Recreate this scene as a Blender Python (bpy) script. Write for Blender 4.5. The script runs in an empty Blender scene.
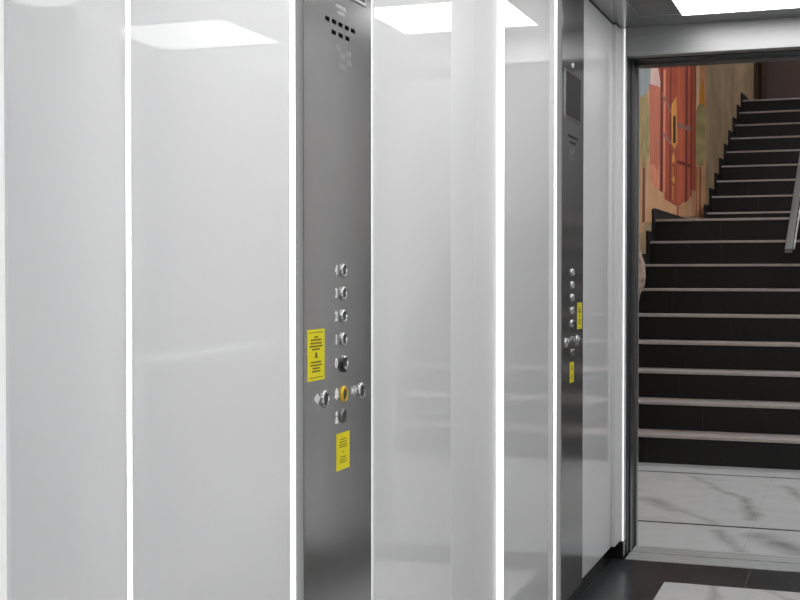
import bpy, bmesh, math, random
from mathutils import Vector, Matrix
random.seed(7)
SC = bpy.context.scene
COL = SC.collection
H = 1.1645                      # eye height above the floor
# ------------------------------------------------------------------ materials
def new_mat(name):
    m = bpy.data.materials.new(name); m.use_nodes = True
    nt = m.node_tree
    return m, nt, nt.nodes['Principled BSDF']
def lin(c):
    f = lambda v: v/12.92 if v <= .04045 else ((v+.055)/1.055)**2.4
    return tuple(f(x/255) for x in c) + (1,)
def mat(name, col, rough=.5, metal=0, ior=1.5, emit=0, noise=0, nscale=30, bump=0, stretch=None, aniso=0, spec=.5):
    m, nt, b = new_mat(name)
    b.inputs['Base Color'].default_value = col
    b.inputs['Roughness'].default_value = rough
    b.inputs['Metallic'].default_value = metal
    b.inputs['IOR'].default_value = ior
    b.inputs['Specular IOR Level'].default_value = spec
    if emit:
        b.inputs['Emission Color'].default_value = (1, 1, 1, 1)
        b.inputs['Emission Strength'].default_value = emit
    if noise or bump:
        tc = nt.nodes.new('ShaderNodeTexCoord'); mp = nt.nodes.new('ShaderNodeMapping')
        nt.links.new(tc.outputs['Object'], mp.inputs[0])
        if stretch: mp.inputs['Scale'].default_value = stretch
        n = nt.nodes.new('ShaderNodeTexNoise'); n.inputs['Scale'].default_value = nscale
        n.inputs['Detail'].default_value = 5
        nt.links.new(mp.outputs[0], n.inputs['Vector'])
        if noise:
            r = nt.nodes.new('ShaderNodeMapRange')
            r.inputs['From Min'].default_value = .3; r.inputs['From Max'].default_value = .7
            r.inputs['To Min'].default_value = 1-noise; r.inputs['To Max'].default_value = 1+noise
            nt.links.new(n.outputs['Fac'], r.inputs['Value'])
            mx = nt.nodes.new('ShaderNodeVectorMath'); mx.operation = 'SCALE'
            mx.inputs[0].default_value = col[:3]
            nt.links.new(r.outputs[0], mx.inputs['Scale'])
            nt.links.new(mx.outputs[0], b.inputs['Base Color'])
        if bump:
            bp = nt.nodes.new('ShaderNodeBump'); bp.inputs['Strength'].default_value = bump
            bp.inputs['Distance'].default_value = .01
            nt.links.new(n.outputs['Fac'], bp.inputs['Height'])
            nt.links.new(bp.outputs[0], b.inputs['Normal'])
    return m

M = {}
M['panel'] = mat('white back painted glass', (.84, .84, .845, 1), .0, ior=1.52)
M['mirror'] = mat('grey tinted mirror', (.45, .45, .455, 1), .0, 1)
M['matte_white'] = mat('matte white lacquer', (.80, .80, .80, 1), .55)
M['led'] = mat('lit led strip', (.9, .9, .9, 1), .5, emit=6.2)
M['led_mid'] = mat('bright lit edge', (.9, .9, .9, 1), .5, emit=1.5)
M['led_soft'] = mat('soft lit led strip', (.9, .9, .9, 1), .5, emit=.45)
M['led_edge'] = mat('dim lit strip', (.85, .85, .85, 1), .5, emit=.3)
for i_, e_ in enumerate((4.9, 5.3, 6.3, 6.8)): M['lamp%d' % i_] = mat('lit ceiling diffuser', (.9, .9, .9, 1), .5, emit=e_)
M['steel'] = mat('brushed stainless steel', (.33, .33, .33, 1), .16, .76, noise=.015, nscale=25, stretch=(1, 8, .15))
M['steel_edge'] = mat('stainless edge', (.34, .34, .34, 1), .3, 1)
M['steel_dark'] = mat('dark stainless steel', (.30, .30, .305, 1), .25, 1, noise=.08, nscale=20, stretch=(.3, 6, 6))
M['ceil_steel'] = mat('dark brushed ceiling steel', (.22, .22, .22, 1), .22, 1, noise=.12, nscale=8, stretch=(1, 6, 1))
M['return'] = mat('grey lacquered return', (.74, .74, .74, 1), .4)
M['led_corner'] = mat('dim corner strip', (.8, .8, .8, 1), .5, emit=.8)
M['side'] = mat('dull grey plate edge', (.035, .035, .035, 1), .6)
M['header'] = mat('brushed header steel', (.37, .37, .37, 1), .42, 1, noise=.05, nscale=20, stretch=(.2, 1, 10))
M['chrome'] = mat('polished chrome', (.52, .52, .52, 1), .2, 1)
M['cap'] = mat('satin button cap', (.2, .2, .2, 1), .4, 1)
M['brass'] = mat('yellow ring', (.75, .48, .03, 1), .3, .3)
M['black'] = mat('black plastic', (.012, .012, .012, 1), .35)
M['black_gloss'] = mat('black gloss plinth', (.010, .010, .010, 1), .12)
M['screen'] = mat('dark display glass', (.016, .016, .017, 1), .18)
M['yellow'] = mat('yellow vinyl', lin((236, 222, 20)), .5)
M['yellow_dk'] = mat('dark print', (.07, .06, .005, 1), .6)
M['yellow_frame'] = mat('olive print line', (.32, .29, .01, 1), .6)
M['print'] = mat('white engraved paint', (.82, .82, .82, 1), .5)
M['etch'] = mat('pale etched marking', (.50, .50, .50, 1), .2, .8)
M['tile'] = mat('dark floor tile', (.028, .030, .032, 1), .28, noise=.5, nscale=6, bump=.03)
M['grout_mid'] = mat('riser joint', (.045, .042, .04, 1), .8)
M['grout'] = mat('grey grout', (.16, .16, .16, 1), .8)
M['grout_dk'] = mat('dark grout', (.02, .02, .02, 1), .8)
M['alu'] = mat('ribbed aluminium sill', (.60, .61, .62, 1), .4, .4, noise=.12, nscale=14, stretch=(.4, 8, 1))
M['jamb'] = mat('dark grey jamb', (.13, .135, .14, 1), .3, .9)
M['jamb_lt'] = mat('grey jamb lip', (.26, .26, .26, 1), .3, .9)
M['riser'] = mat('near black riser stone', (.0072, .0066, .0063, 1), .45, noise=.3, nscale=60, spec=.35)
M['tread'] = mat('pinkish grey tread stone', (.46, .405, .38, 1), .55, noise=.1, nscale=20)
M['plaster'] = mat('tan plaster', lin((164, 138, 106)), .85, noise=.25, nscale=2.2, bump=.1)
M['plaster_dark'] = mat('dark plum plaster', (.105, .066, .058, 1), .85, noise=.12, nscale=4)
M['white_wall'] = mat('white plaster', (.75, .74, .72, 1), .9, noise=.03, nscale=10)
M['grey_wall'] = mat('grey plaster', (.52, .55, .58, 1), .9)
M['rail_dark'] = mat('polished handrail steel', (.72, .72, .72, 1), .38, 1)
M['hole'] = mat('dark slot', (.006, .006, .006, 1), 1, spec=0)
M['rail_light'] = mat('pale satin rail', (.55, .55, .55, 1), .4, .3)
M['rail'] = mat('grey rail steel', (.20, .20, .20, 1), .35, .9)
M['stone'] = mat('speckled rough stone', lin((168, 145, 128)), .9, noise=.45, nscale=28, bump=.8)
M['warm_lamp'] = mat('lit landing diffuser', (.9, .85, .8, 1), .5, emit=17)
M['warm_lamp'].node_tree.nodes['Principled BSDF'].inputs['Emission Color'].default_value = (.95, .98, 1, 1)

def painted(name, c, noise=.14, nscale=5):
    return mat(name, lin(c), .85, noise=noise, nscale=nscale)
PAINT = dict(plaster=painted('paint peach plaster', (206, 156, 114), .16, 3), sky=painted('paint grey blue', (150, 158, 158)),
    cloud=painted('paint pale pink', (214, 178, 168)), olive=painted('paint olive', (166, 148, 98), .3, 7),
    trunk=painted('paint dark red brown', (120, 78, 60)), salmon=painted('paint salmon', (192, 110, 86), .12, 4),
    red=painted('paint brick red', (168, 74, 48), .15, 6), orange=painted('paint orange red', (192, 92, 58), .15, 5),
    dark=painted('paint deep red', (116, 34, 26)), light=painted('paint light salmon', (218, 138, 104)),
    slot=painted('paint dark slot', (34, 22, 14)), ochre=painted('paint ochre', (216, 150, 76)),
    gold=painted('paint gold', (206, 146, 52), .2, 6), green=painted('paint moss green', (158, 152, 104), .3, 7),
    cream=painted('paint cream', (232, 204, 168)), grey=painted('paint mauve grey', (150, 104, 96)))

def veined(name, base, vein, segs, rough):
    """pale marble: a few drawn veins (distance to warped line segments) over faint clouding"""
    m, nt, b = new_mat(name)
    N, L = nt.nodes, nt.links
    geo = N.new('ShaderNodeNewGeometry')
    nz = N.new('ShaderNodeTexNoise'); nz.inputs['Scale'].default_value = 3.0; nz.inputs['Detail'].default_value = 6
    L.new(geo.outputs['Position'], nz.inputs['Vector'])
    sub = N.new('ShaderNodeVectorMath'); sub.operation = 'SUBTRACT'; sub.inputs[1].default_value = (.5, .5, .5)
    L.new(nz.outputs['Color'], sub.inputs[0])
    sc = N.new('ShaderNodeVectorMath'); sc.operation = 'SCALE'; sc.inputs['Scale'].default_value = .14
    L.new(sub.outputs[0], sc.inputs[0])
    ad = N.new('ShaderNodeVectorMath'); ad.operation = 'ADD'
    L.new(geo.outputs['Position'], ad.inputs[0]); L.new(sc.outputs[0], ad.inputs[1])
    def math_(op, a, c=None):
        n = N.new('ShaderNodeMath'); n.operation = op
        for i, v in enumerate((a, c)):
            if v is None: continue
            if isinstance(v, (int, float)): n.inputs[i].default_value = v
            else: L.new(v, n.inputs[i])
        return n.outputs[0]
    total = None
    for (x0, y0, x1, y1, w, s) in segs:
        A = Vector((x0, y0, 0)); B = Vector((x1, y1, 0)); D = B - A
        pa = N.new('ShaderNodeVectorMath'); pa.operation = 'SUBTRACT'; pa.inputs[1].default_value = A
        L.new(ad.outputs[0], pa.inputs[0])
        dt = N.new('ShaderNodeVectorMath'); dt.operation = 'DOT_PRODUCT'; dt.inputs[1].default_value = D / D.dot(D)
        L.new(pa.outputs[0], dt.inputs[0])
        cl = N.new('ShaderNodeClamp'); L.new(dt.outputs['Value'], cl.inputs[0])
        pr = N.new('ShaderNodeVectorMath'); pr.operation = 'SCALE'; pr.inputs[0].default_value = D
        L.new(cl.outputs[0], pr.inputs['Scale'])
        df = N.new('ShaderNodeVectorMath'); df.operation = 'SUBTRACT'
        L.new(pa.outputs[0], df.inputs[0]); L.new(pr.outputs[0], df.inputs[1])
        ml = N.new('ShaderNodeVectorMath'); ml.operation = 'MULTIPLY'; ml.inputs[1].default_value = (1, 1, 0)
        L.new(df.outputs[0], ml.inputs[0])
        ln = N.new('ShaderNodeVectorMath'); ln.operation = 'LENGTH'; L.new(ml.outputs[0], ln.inputs[0])
        mr = N.new('ShaderNodeMapRange'); mr.inputs['From Min'].default_value = 0; mr.inputs['From Max'].default_value = w
        mr.inputs['To Min'].default_value = s; mr.inputs['To Max'].default_value = 0
        L.new(ln.outputs['Value'], mr.inputs['Value'])
        total = mr.outputs[0] if total is None else math_('MAXIMUM', total, mr.outputs[0])
    n2 = N.new('ShaderNodeTexNoise'); n2.inputs['Scale'].default_value = 9; n2.inputs['Detail'].default_value = 8
    L.new(geo.outputs['Position'], n2.inputs['Vector'])
    tot = math_('MULTIPLY', total, math_('ADD', math_('MULTIPLY', n2.outputs['Fac'], 1.5), .1))
    n3 = N.new('ShaderNodeTexNoise'); n3.inputs['Scale'].default_value = 2.2; n3.inputs['Detail'].default_value = 6
    n3.inputs['Distortion'].default_value = 1.5
    L.new(geo.outputs['Position'], n3.inputs['Vector'])
    cloud = math_('MULTIPLY', math_('ABSOLUTE', math_('SUBTRACT', n3.outputs['Fac'], .5)), .6)
    fac = N.new('ShaderNodeClamp'); L.new(math_('ADD', tot, cloud), fac.inputs[0])
    mx = N.new('ShaderNodeMix'); mx.data_type = 'RGBA'
    mx.inputs['A'].default_value = base; mx.inputs['B'].default_value = vein
    L.new(fac.outputs[0], mx.inputs['Factor']); L.new(mx.outputs['Result'], b.inputs['Base Color'])
    b.inputs['Roughness'].default_value = rough
    return m
M['marble'] = veined('white veined marble', (.86, .87, .88, 1), (.16, .155, .15, 1), [
    (-.90, 7.50, -.72, 7.15, 0.043, 0.31), (-.72, 7.15, -.53, 6.79, 0.051, 0.43), (-.53, 6.79, -.44, 6.28, 0.060, 0.50),
    (-1.02, 6.66, -.84, 6.39, 0.102, 0.43), (-.84, 6.39, -.62, 6.12, 0.043, 0.34), (-.36, 7.29, -.2, 6.8, 0.060, 0.43),
    (-.60, 5.95, -.45, 5.55, .05, .45), (-.41, 5.88, -.18, 5.56, .10, .6)], .2)
M['inset'] = veined('white inlaid marble', (.74, .735, .73, 1), (.25, .24, .235, 1), [
    (-.50, 4.90, -.46, 4.55, .03, .5), (-.46, 4.55, -.1, 3.9, .04, .5), (-.3, 4.85, .0, 4.4, .03, .4), (-.6, 3.6, -.1, 2.8, .05, .5), (-.6, 2.6, -.2, 1.9, .05, .4)], .12)

# ------------------------------------------------------------------ builders (all coordinates in metres, floor at z = 0)
def add_box(bm, x0, x1, y0, y1, z0, z1, mi=0):
    vs = [bm.verts.new((x, y, z)) for x in (x0, x1) for y in (y0, y1) for z in (z0, z1)]
    for q in ((0, 1, 3, 2), (4, 6, 7, 5), (0, 4, 5, 1), (2, 3, 7, 6), (0, 2, 6, 4), (1, 5, 7, 3)):
        bm.faces.new([vs[i] for i in q]).material_index = mi
def box(x0, x1, y0, y1, z0, z1):
    bm = bmesh.new(); add_box(bm, x0, x1, y0, y1, z0, z1); return bm
def add_lathe(bm, cx, cy, cz, prof, n=28, mi=0):
    """profile of (height along +x, radius) turned about an axis parallel to x"""
    rings = []
    for (h, r) in prof:
        if r < 1e-6: rings.append([bm.verts.new((cx+h, cy, cz))])
        else: rings.append([bm.verts.new((cx+h, cy+r*math.cos(2*math.pi*i/n), cz+r*math.sin(2*math.pi*i/n))) for i in range(n)])
    for a, b in zip(rings, rings[1:]):
        for i in range(n):
            j = (i+1) % n
            if len(a) == 1 and len(b) == 1: continue
            if len(a) == 1: f = bm.faces.new((a[0], b[i], b[j]))
            elif len(b) == 1: f = bm.faces.new((a[i], b[0], a[j]))
            else: f = bm.faces.new((a[i], b[i], b[j], a[j]))
            f.material_index = mi; f.smooth = True
def add_tube(bm, pts, r, n=14):
    pts = [Vector(p) for p in pts]; rings = []
    for i, p in enumerate(pts):
        t = (pts[min(i+1, len(pts)-1)] - pts[max(i-1, 0)]).normalized()
        up = Vector((0, 0, 1)) if abs(t.z) < .9 else Vector((1, 0, 0))
        a = t.cross(up).normalized(); b = t.cross(a)
        rings.append([bm.verts.new(p + r*(a*math.cos(2*math.pi*k/n) + b*math.sin(2*math.pi*k/n))) for k in range(n)])
    for a, b in zip(rings, rings[1:]):
        for k in range(n): bm.faces.new((a[k], b[k], b[(k+1) % n], a[(k+1) % n])).smooth = True
    bm.faces.new(rings[0][::-1]); bm.faces.new(rings[-1])
def add_prism_x(bm, poly, x0, x1, mi=0):
    """polygon of (y, z) pushed from x0 to x1"""
    a = [bm.verts.new((x0, y, z)) for y, z in poly]; b = [bm.verts.new((x1, y, z)) for y, z in poly]
    n = len(poly)
    bm.faces.new(a).material_index = mi; bm.faces.new(b[::-1]).material_index = mi
    for i in range(n): bm.faces.new((a[i], b[i], b[(i+1) % n], a[(i+1) % n])).material_index = mi
def add_text(bm, body, y, z, x, size, depth=.0006, mi=0):
    cu = bpy.data.curves.new('glyph', 'FONT'); cu.body = body; cu.size = size; cu.extrude = depth
    cu.align_x = 'CENTER'; cu.align_y = 'CENTER'; cu.offset = size*.035
    o = bpy.data.objects.new('glyph', cu); COL.objects.link(o)
    dg = bpy.context.evaluated_depsgraph_get(); dg.update()
    me = bpy.data.meshes.new_from_object(o.evaluated_get(dg))
    base = len(bm.verts)
    for v in me.vertices: bm.verts.new((x+v.co.z, y+v.co.x, z+v.co.y))
    bm.verts.ensure_lookup_table()
    for p in me.polygons:
        try: bm.faces.new([bm.verts[base+i] for i in p.vertices]).material_index = mi
        except ValueError: pass
    bpy.data.objects.remove(o); bpy.data.curves.remove(cu); bpy.data.meshes.remove(me)

def origin(o):
    v = Vector((0, 0, 0))
    while o is not None: v += o.location; o = o.parent
    return v
def obj(name, bm, mats, parent=None, bevel=0, label=None, loc=None, seg=2):
    bmesh.ops.recalc_face_normals(bm, faces=bm.faces)
    me = bpy.data.meshes.new(name)
    if parent is not None: off = origin(parent)
    else:
        if loc is None:
            xs = [v.co for v in bm.verts]
            loc = Vector((sum(c.x for c in xs)/len(xs), sum(c.y for c in xs)/len(xs), min(c.z for c in xs)))
        off = Vector(loc)
    for v in bm.verts: v.co -= off
    bm.to_mesh(me); bm.free()
    for m in (mats if isinstance(mats, (list, tuple)) else [mats]): me.materials.append(m)
    o = bpy.data.objects.new(name, me); COL.objects.link(o)
    if parent is not None: o.parent = parent
    else: o.location = off
    if bevel:
        md = o.modifiers.new('bevel', 'BEVEL'); md.width = bevel; md.segments = seg; md.limit_method = 'ANGLE'
    if label: o['label'] = label
    return o
def tag(o, label, cat, group=None, kind=None):
    o['label'] = label; o['category'] = cat
    if group: o['group'] = group
    if kind: o['kind'] = kind
    return o
def thing(name, label, cat, loc, group=None):
    o = bpy.data.objects.new(name, None); COL.objects.link(o); o.location = loc; o.empty_display_size = .1
    return tag(o, label, cat, group)
def struct(name, bm, mats, label, cat, bevel=0, parent=None):
    o = obj(name, bm, mats, parent, bevel)
    if parent is None: tag(o, label, cat); o['kind'] = 'structure'
    return o

# ------------------------------------------------------------------ key dimensions
XL, XR = -.9195, .2119           # faces of the side panels
CZ = H + 1.0                     # ceiling
YD = 5.207                       # inner face of the door wall
Y0 = 1.20                        # near end of the car
ZP = .0715                       # bottom of wall panels
HD = H + .885                    # door head
FY = 5.50                        # landing begins
ZT = CZ - .004

# ------------------------------------------------------------------ car: floor, ceiling, walls
bm = bmesh.new()
add_box(bm, XL-.05, -.6775, Y0, YD, -.05, 0); add_box(bm, -.0425, XR+.05, Y0, YD, -.05, 0)
add_box(bm, -.6775, -.3855, 4.8765, YD, -.05, 0); add_box(bm, -.3825, -.0425, 4.8765, YD, -.05, 0)
add_box(bm, -.6775, -.0425, Y0, 1.70, -.05, 0)
add_box(bm, -.3855, -.3825, 4.8765, YD, -.05, -.0006, 1)
struct('floor', bm, [M['tile'], M['grout']], 'dark stone tile border of the lift car floor', 'floor')
bm = bmesh.new()
for a, b in ((1.70, 2.494), (2.496, 3.286), (3.288, 4.078), (4.080, 4.874)):
    add_box(bm, -.6765, -.0435, a, b, -.05, .0004)
add_box(bm, -.6775, -.0425, 1.70, 4.8765, -.05, -.0004, 1)
struct('trim_1', bm, [M['inset'], M['grout']], 'white veined marble inlay in the dark lift floor', 'floor inlay')
LY = [(4.478, 5.018), (3.52, 4.06), (2.516, 3.056), (1.558, 2.098)]
LX = (-.6396, -.0704)
bm = bmesh.new()
ys = sorted([v for p in LY for v in p])
add_box(bm, XL-.05, LX[0]-.002, Y0, YD, CZ, CZ+.06); add_box(bm, LX[1]+.002, XR+.05, Y0, YD, CZ, CZ+.06)
prev = Y0
for a, b in sorted(LY):
    add_box(bm, LX[0]-.002, LX[1]+.002, prev, a-.002, CZ, CZ+.06); prev = b+.002
add_box(bm, LX[0]-.002, LX[1]+.002, prev, YD, CZ, CZ+.06)
struct('ceiling', bm, M['ceil_steel'], 'dark brushed steel lift ceiling around the lit panels', 'ceiling')
bm = bmesh.new(); add_box(bm, -.8, -.796, Y0, 4.99, CZ-.0015, CZ)
add_box(bm, -.8, XR, 4.99, 4.993, CZ-.0015, CZ)
struct('trim_2', bm, M['header'], 'thin bright joint line in the steel ceiling', 'ceiling trim')
names = ['nearest the door, at the top right corner', 'second from the landing door', 'third from the landing door', 'farthest from the door, over the car entrance']
for i_, ((a, b), nm) in enumerate(zip(LY, names)):
    t = thing('ceiling_light', 'square white lit ceiling panel ' + nm, 'ceiling light', (sum(LX)/2, (a+b)/2, CZ), 'lit panels in the car ceiling')
    obj('diffuser', box(LX[0]+.004, LX[1]-.004, a+.004, b-.004, CZ-.002, CZ+.012), M['lamp%d' % i_], t)
    bm = bmesh.new()
    add_box(bm, LX[0]-.002, LX[0]+.004, a-.002, b+.002, CZ-.003, CZ+.02); add_box(bm, LX[1]-.004, LX[1]+.002, a-.002, b+.002, CZ-.003, CZ+.02)
    add_box(bm, LX[0]+.004, LX[1]-.004, a-.002, a+.004, CZ-.003, CZ+.02); add_box(bm, LX[0]+.004, LX[1]-.004, b-.004, b+.002, CZ-.003, CZ+.02)
    obj('frame', bm, M['header'], t)
struct('wall_left', box(XL-.10, XL-.040, Y0, YD, 0, CZ), M['black_gloss'], 'dark backing wall behind the white glass panels', 'wall')
struct('baseboard_left', box(XL-.040, XL-.014, Y0, YD, 0, ZP-.002), M['black_gloss'], 'black recessed plinth under the white wall panels', 'baseboard')
struct('wall_right', box(XR+.04, XR+.10, Y0, YD, 0, CZ), M['black_gloss'], 'backing of the right hand lift wall', 'wall')
struct('baseboard_right', box(XR+.014, XR+.04, Y0, YD, 0, ZP-.002), M['black_gloss'], 'black plinth under the right hand lift wall', 'baseboard')

# left wall: glass panels between lit strips
def glass(y0, y1, label, x0=XL-.038, x1=XL):
    o = obj('glass_wall_panel', box(x0, x1, y0, y1, ZP, ZT), M['panel'], bevel=.0015)
    return tag(o, label, 'wall panel', 'white glass panels of the left wall')
glass(1.2345, 1.4875, 'narrow white glass panel at the left edge of the photo, before the first bright strip')
glass(1.4985, 2.0120, 'wide white glass panel left of the near steel control panel')
glass(2.418, 2.942, 'white glass panel between the near control panel and the matte white recess')
glass(3.4325, 3.978, 'white glass panel just right of the matte white recess, mirroring a lamp')
glass(4.470, 5.092, 'white glass panel right of the far control panel, next to the doorway')
o = obj('corner_post', box(XL-.038, XL+.014, 5.097, YD-.002, ZP, ZT), M['return'], bevel=.0015)
tag(o, 'slim pale grey corner post between the last glass panel and the doorway', 'corner post')
def strip(y0, y1, m, label, x1=XL-.004, z0=ZP, x0=XL-.038):
    o = obj('light_strip', box(x0, x1, y0, y1, z0, ZT), m)
    return tag(o, label, 'light strip', 'lit vertical strips in the left wall')
strip(1.202, 1.2325, M['led_edge'], 'dim vertical light strip at the very left edge')
strip(1.4885, 1.4975, M['led'], 'thin bright vertical light strip between the two leftmost glass panels')
strip(2.0135, 2.0405, M['led'], 'broad bright light strip on the left side of the near control panel')
o = strip(2.376, 2.4165, M['led_soft'], 'hairline light strip on the right side of the near control panel')
o.data.materials.append(M['matte_white']); bm = bmesh.new(); bm.from_mesh(o.data)
zc = H-.80-o.location.z
bmesh.ops.bisect_plane(bm, geom=bm.verts[:]+bm.edges[:]+bm.faces[:], plane_co=(0, 0, zc), plane_no=(0, 0, 1))
for f in bm.faces:
    if f.calc_center_median().z < zc: f.material_index = 1      # the strip is unlit near the floor
bm.to_mesh(o.data); bm.free()
strip(2.9435, 2.9545, M['led_soft'], 'hairline light strip at the left side of the matte white recess')
strip(4.056, 4.104, M['led'], 'bright light strip on the left side of the far control panel')
o = obj('metal_trim_strip', box(XL-.038, XL+.0005, 3.980, 4.054, ZP, ZT), M['matte_white'], bevel=.0015)
tag(o, 'pale vertical trim left of the bright strip beside the far control panel', 'trim')
# recess between the two halves of the wall: two matte boards set back, lit at the far edge
XP = -.937
for a, b, lb in ((2.956, 3.2015, 'left half of the matte white recess in the middle of the wall'), (3.2035, 3.4305, 'right half of the matte white recess, beside the brightest strip')):
    o = obj('recessed_wall_board', box(XL-.038, XP, a, b, ZP, ZT), M['matte_white'], bevel=.0015)
    tag(o, lb, 'wall panel')
o = obj('light_strip', box(XP+.0005, XL-.0005, 3.4245, 3.4305, ZP, ZT), M['led_mid'])
tag(o, 'brightest light strip, at the right edge of the matte white recess', 'light strip', 'lit vertical strips in the left wall')

# right wall panels (same system; seen only as reflections)
for (a, b, m, lb) in ((1.22, 1.562, 'panel', 'white glass panel of the right hand lift wall near the entrance'), (1.603, 2.092, 'panel', 'second white glass panel of the right hand lift wall'),
                      (2.133, 3.058, 'mirror', 'grey tinted mirror of the right hand lift wall, near half'), (3.282, 4.602, 'mirror', 'grey tinted mirror of the right hand lift wall, half by the doorway'),
                      (3.06, 3.28, 'matte_white', 'matte white board added between the right hand mirrors to cut off a lamp reflection'), (4.633, YD-.004, 'panel', 'white glass panel of the right hand lift wall by the doorway')):  # matte board added so the mirrored lamp image stops short
    struct('wall_right_panel', box(XR, XR+.038, a, b, ZP, ZT), M[m], lb, 'wall panel')
for (a, b, lb) in ((1.565, 1.60, 'added unseen fill strip of the right hand wall near the entrance'), (2.095, 2.13, 'added unseen fill strip of the right hand wall beside the mirror'), (4.605, 4.63, 'added unseen fill strip of the right hand wall near the doorway')):  # emitters added out of view to even the light over the wall height
    o = obj('light_strip', box(XR+.004, XR+.038, a, b, ZP, ZT), M['led']); tag(o, lb, 'light strip', 'added fill strips in the right wall')
for k, (a, b, lb) in enumerate(((1.75, 3.03, 'near half'), (3.31, 4.35, 'half next to the doorway'))):
    t = thing('handrail', 'round steel handrail on the right hand lift wall, '+lb, 'handrail', (XR-.05, (a+b)/2, H-.29))
    bm = bmesh.new(); add_tube(bm, [(XR-.002, a, H-.262), (XR-.045, a+.008, H-.262), (XR-.06, a+.03, H-.262), (XR-.06, b-.03, H-.262), (XR-.045, b-.008, H-.262), (XR-.002, b, H-.262)], .018)
    obj('rail', bm, M['rail_dark'], t)
    for y in (a+.3, b-.3):
        bm = bmesh.new(); add_tube(bm, [(XR-.002, y, H-.30), (XR-.05, y, H-.295), (XR-.06, y, H-.275)], .007)
        obj('bracket', bm, M['rail_dark'], t)

# ------------------------------------------------------------------ control panels
def control_panel(label, ya, yb, at, flip, dark=False):
    """at(s): wall position of a point s metres from the panel's sticker-side edge"""
    XF = XL + .012
    st = M['steel']
    t = thing('lift_control_panel', label, 'control panel', (XF, (ya+yb)/2, 0), 'steel lift control panels')
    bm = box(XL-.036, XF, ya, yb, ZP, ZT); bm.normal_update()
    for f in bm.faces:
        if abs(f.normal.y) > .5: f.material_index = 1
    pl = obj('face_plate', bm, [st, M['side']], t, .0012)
    def rng(a, b): u, v = at(a), at(b); return min(u, v), max(u, v)
    # display
    a, b = rng(.046, .291)
    fr = bmesh.new()
    zb, zt = H+.529, H+.675
    d = obj('display', box(XF, XF+.0015, a, b, zb, zt), M['screen'], t, .0008, 'dark rectangular display screen')
    bm = bmesh.new()
    for q in ((a-.006, a, zb-.006, zt+.006), (b, b+.006, zb-.006, zt+.006), (a, b, zb-.006, zb), (a, b, zt, zt+.006)):
        add_box(bm, XF, XF+.0025, *q)
    obj('display_frame', bm, M['steel_edge'], d)
    bm = bmesh.new(); add_lathe(bm, XF, at(.178), H+.707, [(0, .008), (.003, .008), (.0045, .005), (.005, 0)], 18)
    obj('indicator_lamp', bm, M['print'], t, label='small white indicator dot')
    # engraved marking under the display
    bm = bmesh.new()
    for (s, z, w) in ((.172, .497, .05), (.172, .486, .036)):
        for i in range(4):
            y = at(s) + (i-1.5)*w/4; add_box(bm, XF, XF+.0004, y-w/10, y+w/10, H+z-.0035, H+z+.0035)
    obj('etched_marking', bm, M['etch'], t, label='small pale engraved mark')
    # speaker slots
    bm = bmesh.new()
    for row, (n, s0, z) in enumerate(((5, .108, .465), (3, .138, .4455))):
        for i in range(n):
            y = at(s0 + i*.0313 if row == 0 else s0 + i*.0335)
            add_box(bm, XF, XF+.0005, y-.0095, y+.0095, H+z-.0038, H+z+.0038)
    obj('speaker_slots', bm, M['hole'], t, label='two rows of dark speaker slots')
    bm = bmesh.new()
    for (s, z, w, h) in ((.157, .421, .022, .012), (.212, .416, .022, .014), (.182, .409, .03, .012), (.215, .400, .026, .010), (.163, .392, .02, .012), (.186, .388, .03, .010)):
        y = at(s)
        for i in range(3):
            q = y + (i-1)*w/3; add_box(bm, XF, XF+.0004, q-w/9, q+w/9, H+z-h/2, H+z+h/2)
    obj('etched_marking', bm, M['etch'], t, label='pale engraved lines of load marking')
    # buttons
    def button(s, z, r, ring=M['chrome'], cap=M['cap'], lab=None, guard=False):
        y = at(s); z = H+z
        bm = bmesh.new()
        add_lathe(bm, XF, y, z, [(0, r*1.12), (.0015, r*1.12), (.0042, r*1.02), (.005, r*.93), (.005, r*.82), (.0022, r*.76), (.0022, r*.6)])
        o = obj('button', bm, ring, t, label=lab)
        bm = bmesh.new()
        add_lathe(bm, XF, y, z, [(.0005, r*.75), (.0032, r*.73), (.0026, r*.4), (.0024, 0)])
        obj('button_cap', bm, cap, o)
        if guard:
            bm = bmesh.new()
            sg = -1 if not flip else 1
            n = 12; pts = []
            for i in range(n+1):
                an = math.radians(100 + 160*i/n)
                pts.append((y + sg*(-1)*r*1.75*math.cos(an), z-.004 + r*1.25*math.sin(an)))
            inner = [(y + (p[0]-y)*.72, z + (p[1]-z)*.8) for p in pts][::-1]
            add_prism_x(bm, pts + inner, XF, XF+.006)
            obj('button_guard', bm, M['black'], o)
        return o
    Z = [.008, -.035, -.078, -.121, -.165]
    for i, ch in enumerate('43210'):
        s = .181 + (.006 if i == 4 else 0)
        button(s, Z[i], .0117, guard=(i == 4), lab='round steel floor button beside the numeral ' + ch)
        bm = bmesh.new(); add_text(bm, ch, at(.1485), H+Z[i], XF, .024)
        obj('numeral', bm, M['print'], t, label='white numeral ' + ch)
    button(.093, -.2255,   .0146, lab='chrome door open button'); button(.183, -.2245, .0138, ring=M['cap'] if flip else M['brass'], lab='steel alarm button' if flip else 'yellow rimmed alarm button')
    button(.273, -.226,   .0146, lab='chrome door close button'); button(.180, -.265, .0125, ring=M['cap'], lab='dull steel key switch')
    bm = bmesh.new(); y = at(.059)      # door open sign: two arrowheads and a bar
    for sg in (1, -1): add_prism_x(bm, [(y+sg*.014, H-.222), (y+sg*.004, H-.215), (y+sg*.004, H-.229)], XF, XF+.0006)
    add_box(bm, XF, XF+.0006, y-.0016, y+.0016, H-.231, H-.213)
    obj('door_symbol', bm, M['print'], t, label='white door open symbol')
    bm = bmesh.new(); y = at(.237)
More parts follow.
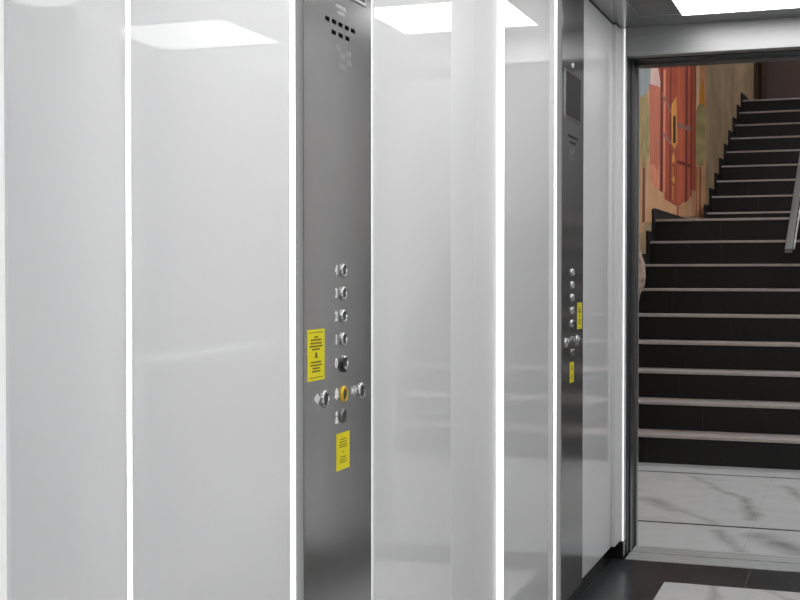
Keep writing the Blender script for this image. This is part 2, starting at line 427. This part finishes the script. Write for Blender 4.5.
    for sg in (1, -1): add_prism_x(bm, [(y+sg*.003, H-.222), (y+sg*.012, H-.215), (y+sg*.012, H-.229)], XF, XF+.0006)
    add_box(bm, XF, XF+.0006, y-.0012, y+.0012, H-.231, H-.213)
    obj('door_symbol', bm, M['print'], t, label='white door close symbol')
    bm = bmesh.new(); y = at(.150)      # bell
    add_prism_x(bm, [(y-.011, H-.229), (y+.011, H-.229), (y+.008, H-.224), (y+.007, H-.216), (y+.003, H-.211), (y-.003, H-.211), (y-.007, H-.216), (y-.008, H-.224)], XF, XF+.0006)
    add_prism_x(bm, [(y-.003, H-.2325), (y+.003, H-.2325), (y+.003, H-.2300), (y-.003, H-.2300)], XF, XF+.0006)
    obj('bell_symbol', bm, M['print'], t, label='white alarm bell symbol')
    bm = bmesh.new(); y = at(.150)      # keyhole sign
    add_lathe(bm, XF, y, H-.259, [(0, .005), (.0006, .005), (.0006, 0)], 16)
    add_prism_x(bm, [(y-.0075, H-.2765), (y+.0075, H-.2765), (y+.0055, H-.268), (y+.0018, H-.2645), (y-.0018, H-.2645), (y-.0055, H-.268)], XF, XF+.0006)
    obj('key_symbol', bm, M['print'], t, label='white key switch symbol')
    # stickers
    def sticker(s0, s1, z0, z1, lines, lab, dash, framed):
        a, b = rng(s0, s1)
        o = obj('warning_sticker', box(XF, XF+.0006, a, b, H+z0, H+z1), M['yellow'], t, label=lab)
        bm = bmesh.new()
        yc = (a+b)/2; wd = b-a; hh = z1-z0
        for (f, w) in lines:                     # rows of print too small to read: uneven runs of marks
            z = H+z1-f*hh; x = -w/2; rr = random.Random(int(f*1000))
            while x < w/2:
                l = min(rr.uniform(.05, .12), w/2-x)
                add_box(bm, XF+.0006, XF+.0009, yc+x*wd, yc+(x+l)*wd, z-hh*dash, z+hh*dash, 0); x += l+.025
        if framed:
            for z in (H+z0+hh*.06, H+z1-hh*.06):
                add_box(bm, XF+.0006, XF+.0009, a+wd*.10, b-wd*.10, z-hh*.010, z+hh*.010, 1)
            add_box(bm, XF+.0006, XF+.0009, yc-wd*.055, yc+wd*.055, H+z1-.53*hh, H+z1-.49*hh, 0)
            add_lathe(bm, XF+.0003, yc, H+z1-.475*hh, [(.0003, wd*.04), (.0006, wd*.04), (.0006, 0)], 10)
            add_box(bm, XF+.0006, XF+.0009, yc-wd*.10, yc+wd*.10, H+z1-.555*hh, H+z1-.535*hh, 0)
        obj('printing', bm, [M['yellow_dk'], M['yellow_frame']], o)
    sticker(.0155, .092, -.189, -.0975, [(.15, .2), (.205, .62), (.27, .66), (.33, .74), (.39, .45), (.64, .60), (.70, .66), (.76, .42), (.82, .50)],
            'large yellow warning sticker with small dark print', .016, True)
    sticker(.148, .213, -.366, -.2965, [(.18, .45), (.25, .55), (.32, .6), (.38, .5), (.53, .1), (.66, .4), (.73, .5), (.80, .5)],
            'small yellow sticker with small brown print', .012, False)
    return t
control_panel('tall stainless control panel nearer the camera, with large yellow sticker left of its buttons', 2.0415, 2.3715, lambda s: 2.0400+s, False)
control_panel('tall stainless control panel near the doorway, with yellow sticker right of its buttons', 4.112, 4.4625, lambda s: 4.4535-s, True)

# ------------------------------------------------------------------ door wall of the car, doorway and sill
bm = bmesh.new()
add_box(bm, -.8885, XR+.10, YD, YD+.05, HD, CZ+.06)
struct('wall_back', bm, M['header'], 'brushed steel panel over the lift doorway', 'wall', .002)
bm = bmesh.new(); add_box(bm, XL-.002, -.889, YD, YD+.05, .073, CZ-.001)
struct('trim_3', bm, M['return'], 'pale narrow return beside the lift doorway', 'door return', .001)
bm = bmesh.new(); add_box(bm, .178, XR+.04, YD, YD+.05, .073, HD-.002)
struct('trim_4', bm, M['header'], 'steel return on the far side of the lift doorway', 'door return', .001)
o = obj('light_strip', box(-.8945, -.8885, YD-.003, YD, .075, CZ-.002), M['led_corner'])
tag(o, 'thin bright vertical strip in the corner beside the doorway', 'light strip', 'lit vertical strips in the left wall')
bm = bmesh.new(); add_box(bm, XL-.014, -.890, YD-.006, YD+.05, 0, .072)
struct('baseboard_back', bm, M['black_gloss'], 'black shiny plinth block at the foot of the doorway', 'baseboard', .002)
# landing door frame
door = bpy.data.objects.new('door_1', None); COL.objects.link(door); door.location = (-.36, 5.38, 0)
tag(door, 'dark steel frame of the open lift doorway', 'doorway'); door['kind'] = 'structure'
for side, nm in ((-1, 'left'), (1, 'right')):
    bm = bmesh.new()
    def J(y0, y1, inn, mi=0):
        if side < 0: add_box(bm, -1.0, -.886+inn, y0, y1, 0.0, HD+.04, mi)
        else: add_box(bm, .178-inn, .30, y0, y1, 0.0, HD+.04, mi)
    J(5.2575, 5.30, -.012); J(5.30, 5.345, -.006); J(5.345, 5.356, -.02); J(5.356, 5.40, 0); J(5.40, 5.412, -.014); J(5.412, 5.48, -.004); J(5.48, 5.52, .004, 1)
    obj('jamb', bm, [M['jamb'], M['jamb_lt']], door)
bm = bmesh.new()
for (y0, y1, d) in ((5.2575, 5.31, 0), (5.31, 5.36, -.012), (5.36, 5.43, -.004), (5.43, 5.52, .008)):
    add_box(bm, -.886, .178, y0, y1, HD+.006-d, HD+.10)
obj('lintel', bm, M['jamb'], door)
t = thing('door_sill', 'grooved grey aluminium sill at the foot of the lift doorway', 'door sill', (-.36, 5.35, 0))
for (a, b, n, nm) in ((5.211, 5.350, 4, 'car_sill'), (5.364, 5.498, 3, 'landing_sill')):
    bm = bmesh.new(); add_box(bm, -.884, .176, a, b, -.04, -.006)
    w = (b-a)/n
    for i in range(n): add_box(bm, -.884, .176, a+i*w+.003, a+(i+1)*w-.003, -.006, .0015)
    obj(nm, bm, M['alu'], t)
bm = bmesh.new(); add_box(bm, -.884, .176, 5.350, 5.364, -.06, -.02)
obj('gap', bm, M['black'], t)

# ------------------------------------------------------------------ landing
XW = -1.495; XRW = 1.3; SY = 7.95; R = .1775
bm = bmesh.new()
for (a, b) in ((FY, 6.037), (6.070, 7.59), (7.622, SY+.02)):
    for (c, d) in ((XW, -.4435), (-.4428, .75), (.7515, XRW)): add_box(bm, c, d, a, b, -.05, 0)
add_box(bm, XW, XRW, FY, SY+.02, -.06, -.0008, 1)
struct('floor_landing', bm, [M['marble'], M['grout_dk']], 'white veined marble landing floor outside the lift', 'floor')
bm = bmesh.new()
add_box(bm, -2.2, -.9, 5.525, 5.64, 0, 2.9); add_box(bm, .20, 1.6, 5.525, 5.64, 0, 2.9); add_box(bm, -.9, .20, 5.525, 5.64, HD+.02, 2.9)
struct('wall_landing', bm, M['white_wall'], 'plaster wall around the landing side of the lift doorway', 'wall')
bm = bmesh.new(); add_box(bm, XW-.15, XRW+.15, 5.64, 9.0, 2.78, 2.9); add_box(bm, XW-.15, XRW+.15, 8.9, 9.0, 2.9, 5.5)
add_box(bm, XW-.15, XRW+.15, 8.9, 11.8, 4.0, 4.12); add_box(bm, XW-.15, XRW+.15, 11.7, 11.8, 4.12, 5.5); add_box(bm, XW-.15, XRW+.15, 11.7, 17.3, 5.5, 5.6)
struct('ceiling_landing', bm, M['white_wall'], 'white ceiling over the landing and stairs', 'ceiling')
bm = bmesh.new(); add_box(bm, XRW, XRW+.12, 5.64, 17.2, 0, 5.5)
struct('wall_stairs_right', bm, M['grey_wall'], 'right wall of the stairwell', 'wall')
UY = 12.84; UT = .3175
bm = bmesh.new(); add_box(bm, XW-.12, XW, 5.64, UY-.02, 0, 5.5)
struct('wall_stairs_left', bm, M['plaster'], 'left plaster wall of the stairwell carrying the mural', 'wall')
# wall beside the upper flight leans slightly inwards
def wall_run(x0, y0, x1, y1, z0, z1, th):
    bm = bmesh.new()
    vs = [bm.verts.new((x, y, z)) for z in (z0, z1) for x, y in ((x0, y0), (x1, y1), (x1-th, y1), (x0-th, y0))]
    for q in ((0, 1, 2, 3), (4, 7, 6, 5), (0, 4, 5, 1), (1, 5, 6, 2), (2, 6, 7, 3), (3, 7, 4, 0)): bm.faces.new([vs[i] for i in q])
    return bm
WX = lambda y: -1.40 + (y-UY)*.052
struct('wall_upper_stairs', wall_run(WX(UY-.02), UY-.02, WX(16.6), 16.6, 0, 5.5, .25), M['plaster'], 'tan plaster wall beside the upper flight of stairs', 'wall')
struct('wall_top', box(-1.6, XRW, 16.6, 16.75, 2.8, 5.5), M['plaster_dark'], 'dark plum wall at the head of the stairs', 'wall')
bm = bmesh.new(); add_box(bm, WX(16.5), -1.12, 16.44, 16.6, 3.2, 5.5); add_box(bm, -1.12, -1.05, 16.40, 16.44, 3.2, 5.5)
struct('trim_5', bm, painted('brown wood', (70, 50, 40)), 'dark brown frame beside the wall at the head of the stairs', 'door frame')

# ------------------------------------------------------------------ stairs
def front(k): return 7.945 + .268*(k-1) if k <= 9 else UY + UT*(k-10)
def flight(name, label, ks, x0, x1, yend, stop):
    t = thing(name, label, 'stairs', ((x0+x1)/2, front(ks[0]), (ks[0]-1)*R), 'dark flights of the staircase')
    for k in ks:
        y = front(k); z = k*R; nxt = front(k+1) if k != ks[-1] else stop
        xa = x0 if k <= 9 else WX(y) + .0
        def slab(b, ya, yb, za, zb):
            xb = xa if k <= 9 else WX(yb); xs = xa if k <= 9 else WX(ya)
            v = [b.verts.new((p, q, w)) for w in (za, zb) for p, q in ((xs+.002, ya), (x1, ya), (x1, yb), (xb+.002, yb))]
            for f in ((3, 2, 1, 0), (4, 5, 6, 7), (0, 1, 5, 4), (1, 2, 6, 5), (2, 3, 7, 6), (3, 0, 4, 7)): b.faces.new([v[i] for i in f])
        bm = bmesh.new(); slab(bm, y, yend, z-R+.0005, z-.018)
        rj = random.Random(k*3)
        x = xa + rj.uniform(.15, .7)
        while x < x1 - .1:
            add_box(bm, x-.0011, x+.0011, y-.0006, y, z-R+.004, z-.024, 1); x += 1.0
        s = obj('step', bm, [M['riser'], M['grout_mid']], t)
        bm = bmesh.new(); slab(bm, y-.018, nxt, z-.018, z)
        obj('tread', bm, M['tread'], s, .002, label='pale stone tread edge')
    return t
flight('stair_flight', 'lower flight of near black steps with pale edges rising from the landing', list(range(1, 10)), XW+.002, XRW-.002, UY-.002, UY-.002)
flight('stair_flight', 'upper flight of near black steps seen beyond the half landing', list(range(10, 19)), -1.40, XRW-.002, 16.598, 16.598)
# stepped dark skirting along the wall
bm = bmesh.new()
for k in range(1, 10):
    y = front(k)-.02; nxt = front(k+1)-.02 if k < 9 else UY-.022
    add_box(bm, XW+.002, XW+.016, y, nxt, k*R+.0005, k*R+.075 if k < 9 else k*R+.085)
    add_box(bm, XW+.002, XW+.016, y-.10, y, (k-1)*R+.075, k*R+.075)
struct('baseboard_stairs', bm, M['riser'], 'dark stepped skirting up the mural wall', 'baseboard')
bm = bmesh.new()
for k in range(10, 19):
    y = front(k)-.02; nxt = front(k+1)-.02 if k < 18 else 16.4
    for (a, b, c, d) in ((y, nxt, k*R+.0005, k*R+.075), (y-.085, y, (k-1)*R+.0005 + (.075 if k > 10 else 0), k*R+.075)):
        p = [(WX(a)+.001, a), (WX(b)+.001, b), (WX(b)+.016, b), (WX(a)+.016, a)]
        vs = [bm.verts.new((q[0], q[1], z)) for z in (c, d) for q in p]
        for f in ((0, 1, 2, 3), (4, 7, 6, 5), (0, 4, 5, 1), (1, 5, 6, 2), (2, 6, 7, 3), (3, 7, 4, 0)): bm.faces.new([vs[i] for i in f])
struct('baseboard_upper_stairs', bm, M['riser'], 'dark stepped skirting zigzagging up the tan wall', 'baseboard')

# ------------------------------------------------------------------ mural on the stair wall
K = abs(XW)/1.45
pn = list(PAINT); bm = bmesh.new()
def S(poly, m, lvl):
    add_prism_x(bm, [(y*K, H+z*K) for y, z in poly], XW+.0002, XW+.0015+.0006*lvl, pn.index(m))
S([(8.6, .30), (9.30, .30), (9.30, .37), (12.53, .57), (12.53, 2.3), (8.6, 2.3)], 'plaster', 0)
S([(8.7, 1.25), (9.111, 1.258), (9.384, 1.294), (9.573, 1.414), (9.618, 1.569), (9.7, 1.9), (8.7, 1.9)], 'sky', 1)
S([(9.548, 1.411), (9.618, 1.569), (9.66, 1.75), (9.95, 1.75), (9.921, 1.616), (10.138, 1.47)], 'cloud', 2)
S([(9.111, 1.244), (9.28, 1.30), (9.431, 1.322), (9.529, 1.202), (9.559, .999), (9.53, .90), (9.49, .845), (9.304, .757), (9.167, .782), (9.118, .955)], 'olive', 2)
S([(9.235, .766), (9.35, .775), (9.336, .382), (9.221, .378)], 'trunk', 3)
S([(9.548, 1.411), (10.138, 1.462), (10.138, .90), (9.95, .80), (9.75, .84), (9.60, .82), (9.559, .999)], 'salmon', 3)
S([(9.60, .821), (9.75, .841), (9.95, .801), (10.138, .90), (10.138, .70), (9.9, .66), (9.62, .70)], 'light', 2)
S([(9.921, 1.616), (9.96, 1.95), (12.52, 2.25), (12.52, .80), (11.97, .785), (11.965, .70), (11.80, .69), (11.13, .584), (10.42, .607), (10.36, .612), (10.36, .655), (10.07, .655), (10.138, 1.47)], 'red', 4)
def band(y0, y1, zb0, zb1, m, zt=2.22, lvl=5): S([(y0, zt-.25+.1*(y0-10)), (y1, zt-.25+.1*(y1-10)), (y1, zb1), (y0, zb0)], m, lvl)
band(10.09, 10.24, .658, .657, 'dark'); band(10.24, 10.36, .657, .656, 'light', 1.85); band(10.40, 10.55, .62, .60, 'red')
band(10.62, 10.70, .62, .60, 'dark'); band(11.10, 11.62, .60, .66, 'orange'); band(11.62, 11.78, .64, .67, 'dark')
band(11.78, 11.95, .67, .70, 'orange'); band(12.02, 12.10, .72, .73, 'dark'); band(12.38, 12.50, .80, .82, 'grey')
S([(10.714, 1.401), (11.021, 1.516), (11.098, 1.125), (10.909, 1.05), (10.724, 1.089)], 'ochre', 6)
S([(10.808, 1.322), (10.963, 1.34), (10.971, 1.113), (10.815, 1.098)], 'slot', 7)
S([(10.75, .98), (10.85, 1.03), (10.95, .99), (10.93, .93), (10.85, .95), (10.77, .92)], 'ochre', 6)
S([(10.80, .90), (10.84, .90), (10.84, .80), (10.80, .80)], 'ochre', 6); S([(10.73, .79), (10.86, .83), (10.95, .80), (10.87, .76)], 'ochre', 6)
S([(10.79, .74), (10.84, .74), (10.83, .62), (10.80, .62)], 'ochre', 6)
S([(10.15, 1.44), (10.70, 1.36), (10.70, 1.325), (10.15, 1.40)], 'grey', 6); S([(11.10, 1.30), (12.0, 1.36), (12.0, 1.32), (11.10, 1.26)], 'grey', 6); S([(10.2, 1.13), (10.7, 1.10), (10.7, 1.07), (10.2, 1.10)], 'grey', 6); S([(11.1, .98), (12.1, 1.02), (12.1, .99), (11.1, .95)], 'dark', 6)
S([(11.13, .584), (11.19, .584), (11.19, .50), (11.13, .50)], 'red', 5)
# the slim trees continue on the return of the wall
YR = UY-.02
def T(poly, m, lvl):
    a = [bm.verts.new((x, YR-.0002, H+z)) for x, z in poly]; b = [bm.verts.new((x, YR-.0015-.0006*lvl, H+z)) for x, z in poly]
    n = len(poly); fs = [bm.faces.new(a), bm.faces.new(b[::-1])] + [bm.faces.new((a[i], b[i], b[(i+1) % n], a[(i+1) % n])) for i in range(n)]
    for f in fs: f.material_index = pn.index(m)
xa, xb = XW+.003, -1.4005
T([(xa, .59), (xb, .59), (xb, 2.4), (xa, 2.4)], 'plaster', 0)
T([(xa, 1.62), (xa+.03, 1.62), (xa+.03, 2.3), (xa, 2.3)], 'cream', 1)
T([(xa+.022, 1.60), (xb-.004, 1.60), (xb-.012, 1.76), (xb-.02, 1.94), (xa+.036, 1.78)], 'gold', 2)
T([(xa, 1.20), (xa+.012, 1.08), (xb-.02, 1.06), (xb-.002, 1.16), (xb-.002, 1.62), (xb-.02, 1.68), (xa+.015, 1.66), (xa, 1.5)], 'green', 3)
T([(xa+.036, 1.06), (xa+.05, 1.06), (xa+.05, .6), (xa+.036, .6)], 'trunk', 2)
T([(xa+.008, 1.06), (xa+.014, 1.06), (xa+.014, .6), (xa+.008, .6)], 'red', 2)
o = obj('wall_mural', bm, [PAINT[k] for k in pn], loc=(XW, 10.8, H+.4))
tag(o, 'painted mural with tall red orange tower and olive trees on the stairwell wall', 'mural')

# ------------------------------------------------------------------ rough stone corner at the foot of the stairs
t_y = 7.70
bm = bmesh.new(); rr = random.Random(4)
prof = [(0, .17), (.3, .172), (.55, .168), (.75, .168), (.85, .174), (.97, .184), (1.05, .196), (1.10, .216), (1.16, .228), (1.22, .226), (1.28, .208), (1.33, .186), (1.38, .176), (1.45, .170), (2.2, .170), (2.77, .170)]
n = 24; rings = []
for (z, r) in prof:
    ring = []
    for i in range(n):
        a = 2*math.pi*i/n; q = r*(1+rr.uniform(-.03, .03)*(1 if z > .9 and z < 1.35 else .15))
        ring.append(bm.verts.new((-1.405+q*math.cos(a), t_y-.06+q*.5*math.sin(a), z)))
    rings.append(ring)
for a, b in zip(rings, rings[1:]):
    for i in range(n): bm.faces.new((a[i], b[i], b[(i+1) % n], a[(i+1) % n])).smooth = True
bm.faces.new(rings[0][::-1]); bm.faces.new(rings[-1])
bmesh.ops.translate(bm, vec=(0, 0, 0), verts=bm.verts)
o = obj('stone_column', bm, M['stone'])
tag(o, 'speckled rough stone column with a bulge, half hidden by the left door frame', 'column')

# ------------------------------------------------------------------ stair railing at the right edge
t = thing('stair_railing', 'grey sloping steel stair railing at the right edge of the photo', 'railing', (-.25, 9.13, 5*R))
def bar(p, q, w, h):
    """flat bar from p to q, w across x, h deep"""
    bm = bmesh.new(); p, q = Vector(p), Vector(q); t_ = (q-p).normalized(); s = Vector((1, 0, 0)); u = t_.cross(s).normalized()
    s = u.cross(t_)
    a = [bm.verts.new(c + s*i*w/2 + u*j*h/2) for c in (p, q) for i, j in ((-1, -1), (1, -1), (1, 1), (-1, 1))]
    for f in ((0, 1, 2, 3), (4, 7, 6, 5), (0, 4, 5, 1), (1, 5, 6, 2), (2, 6, 7, 3), (3, 7, 4, 0)): bm.faces.new([a[i] for i in f])
    return bm
Yf = 8.90; zf = H+.159
obj('handrail', bar((-.427, Yf, zf), (-.424, Yf+3.2, zf+1.20), .048, .03), M['rail'], t, .003)
obj('lower_rail', bar((-.392, Yf+.02, zf+.02), (-.382, Yf+3.2, zf+1.10), .009, .02), M['rail_light'], t)
obj('crossbar', bar((-.42, Yf+.235, zf+.105), (-.03, Yf+.235, zf+.105), .018, .018), M['rail_light'], t)
obj('post', box(-.07, -.03, Yf+.215, Yf+.255, 5*R, zf+.125), M['rail'], t, .003)
obj('post', box(-.07, -.03, Yf+2.8, Yf+2.84, 9*R, zf+1.05), M['rail'], t, .003)
obj('crossbar', bar((-.42, Yf+2.82, zf+1.03), (-.03, Yf+2.82, zf+1.03), .018, .018), M['rail_light'], t)

# ------------------------------------------------------------------ near lobby behind the camera (closes the place, feeds reflections)
struct('floor_lobby', box(-2.4, 1.6, -2.2, Y0-.004, -.05, 0), M['marble'], 'marble lobby floor behind the camera', 'floor')
bm = bmesh.new(); add_box(bm, -2.5, -2.4, -2.2, Y0-.01, 0, 2.7); add_box(bm, 1.6, 1.7, -2.2, Y0-.01, 0, 2.7); add_box(bm, -2.5, 1.7, -2.3, -2.2, 0, 2.7)
add_box(bm, -2.4, XL-.04, Y0-.10, Y0-.004, 0, 2.7); add_box(bm, XR+.04, 1.6, Y0-.10, Y0-.004, 0, 2.7); add_box(bm, XL-.04, XR+.04, Y0-.10, Y0-.004, CZ+.02, 2.7)
struct('wall_lobby', bm, M['white_wall'], 'white lobby walls behind the camera', 'wall')
struct('ceiling_lobby', box(-2.5, 1.7, -2.3, Y0-.01, 2.7, 2.8), M['white_wall'], 'white lobby ceiling behind the camera', 'ceiling')

# ------------------------------------------------------------------ lamps outside the car
def lamp(x, y, z, sx, sy, m, label):
    t = thing('ceiling_light', label, 'ceiling light', (x, y, z))
    obj('diffuser', box(x-sx/2, x+sx/2, y-sy/2, y+sy/2, z-.03, z-.012), m, t)
    obj('housing', box(x-sx/2-.01, x+sx/2+.01, y-sy/2-.01, y+sy/2+.01, z-.012, z), M['matte_white'], t)
lamp(-.2, 6.9, 2.78, .6, .6, M['warm_lamp'], 'square lit lamp on the landing ceiling above the marble floor')
lamp(.3, 10.3, 4.0, .9, .9, M['warm_lamp'], 'large unseen lamp added high above the half landing to light the mural')  # added out of view, hung low to light the mural
lamp(.2, 15.0, 5.5, .7, .7, M['warm_lamp'], 'unseen lamp added to brighten the wall at the head of the stairs')  # added out of view to lift the dark plum wall
lamp(-.4, -.6, 2.7, .6, .6, M['warm_lamp'], 'square lit lamp on the lobby ceiling behind the camera')

# ------------------------------------------------------------------ world, camera, view
w = bpy.data.worlds.new('world'); SC.world = w; w.use_nodes = True
w.node_tree.nodes['Background'].inputs[0].default_value = (.02, .02, .02, 1)
cam = bpy.data.cameras.new('camera'); co = bpy.data.objects.new('camera', cam); COL.objects.link(co)
cam.sensor_width = 36; cam.lens = 1276.64/800*36; cam.clip_start = .02
co.location = (0, 0, H)
co.rotation_euler = (math.radians(90-1.1369), 0, math.radians(19.6591))
SC.camera = co
vs = SC.view_settings
vs.view_transform = 'Standard'; vs.look = 'None'; vs.exposure = 0; vs.gamma = 1; vs.use_curve_mapping = False
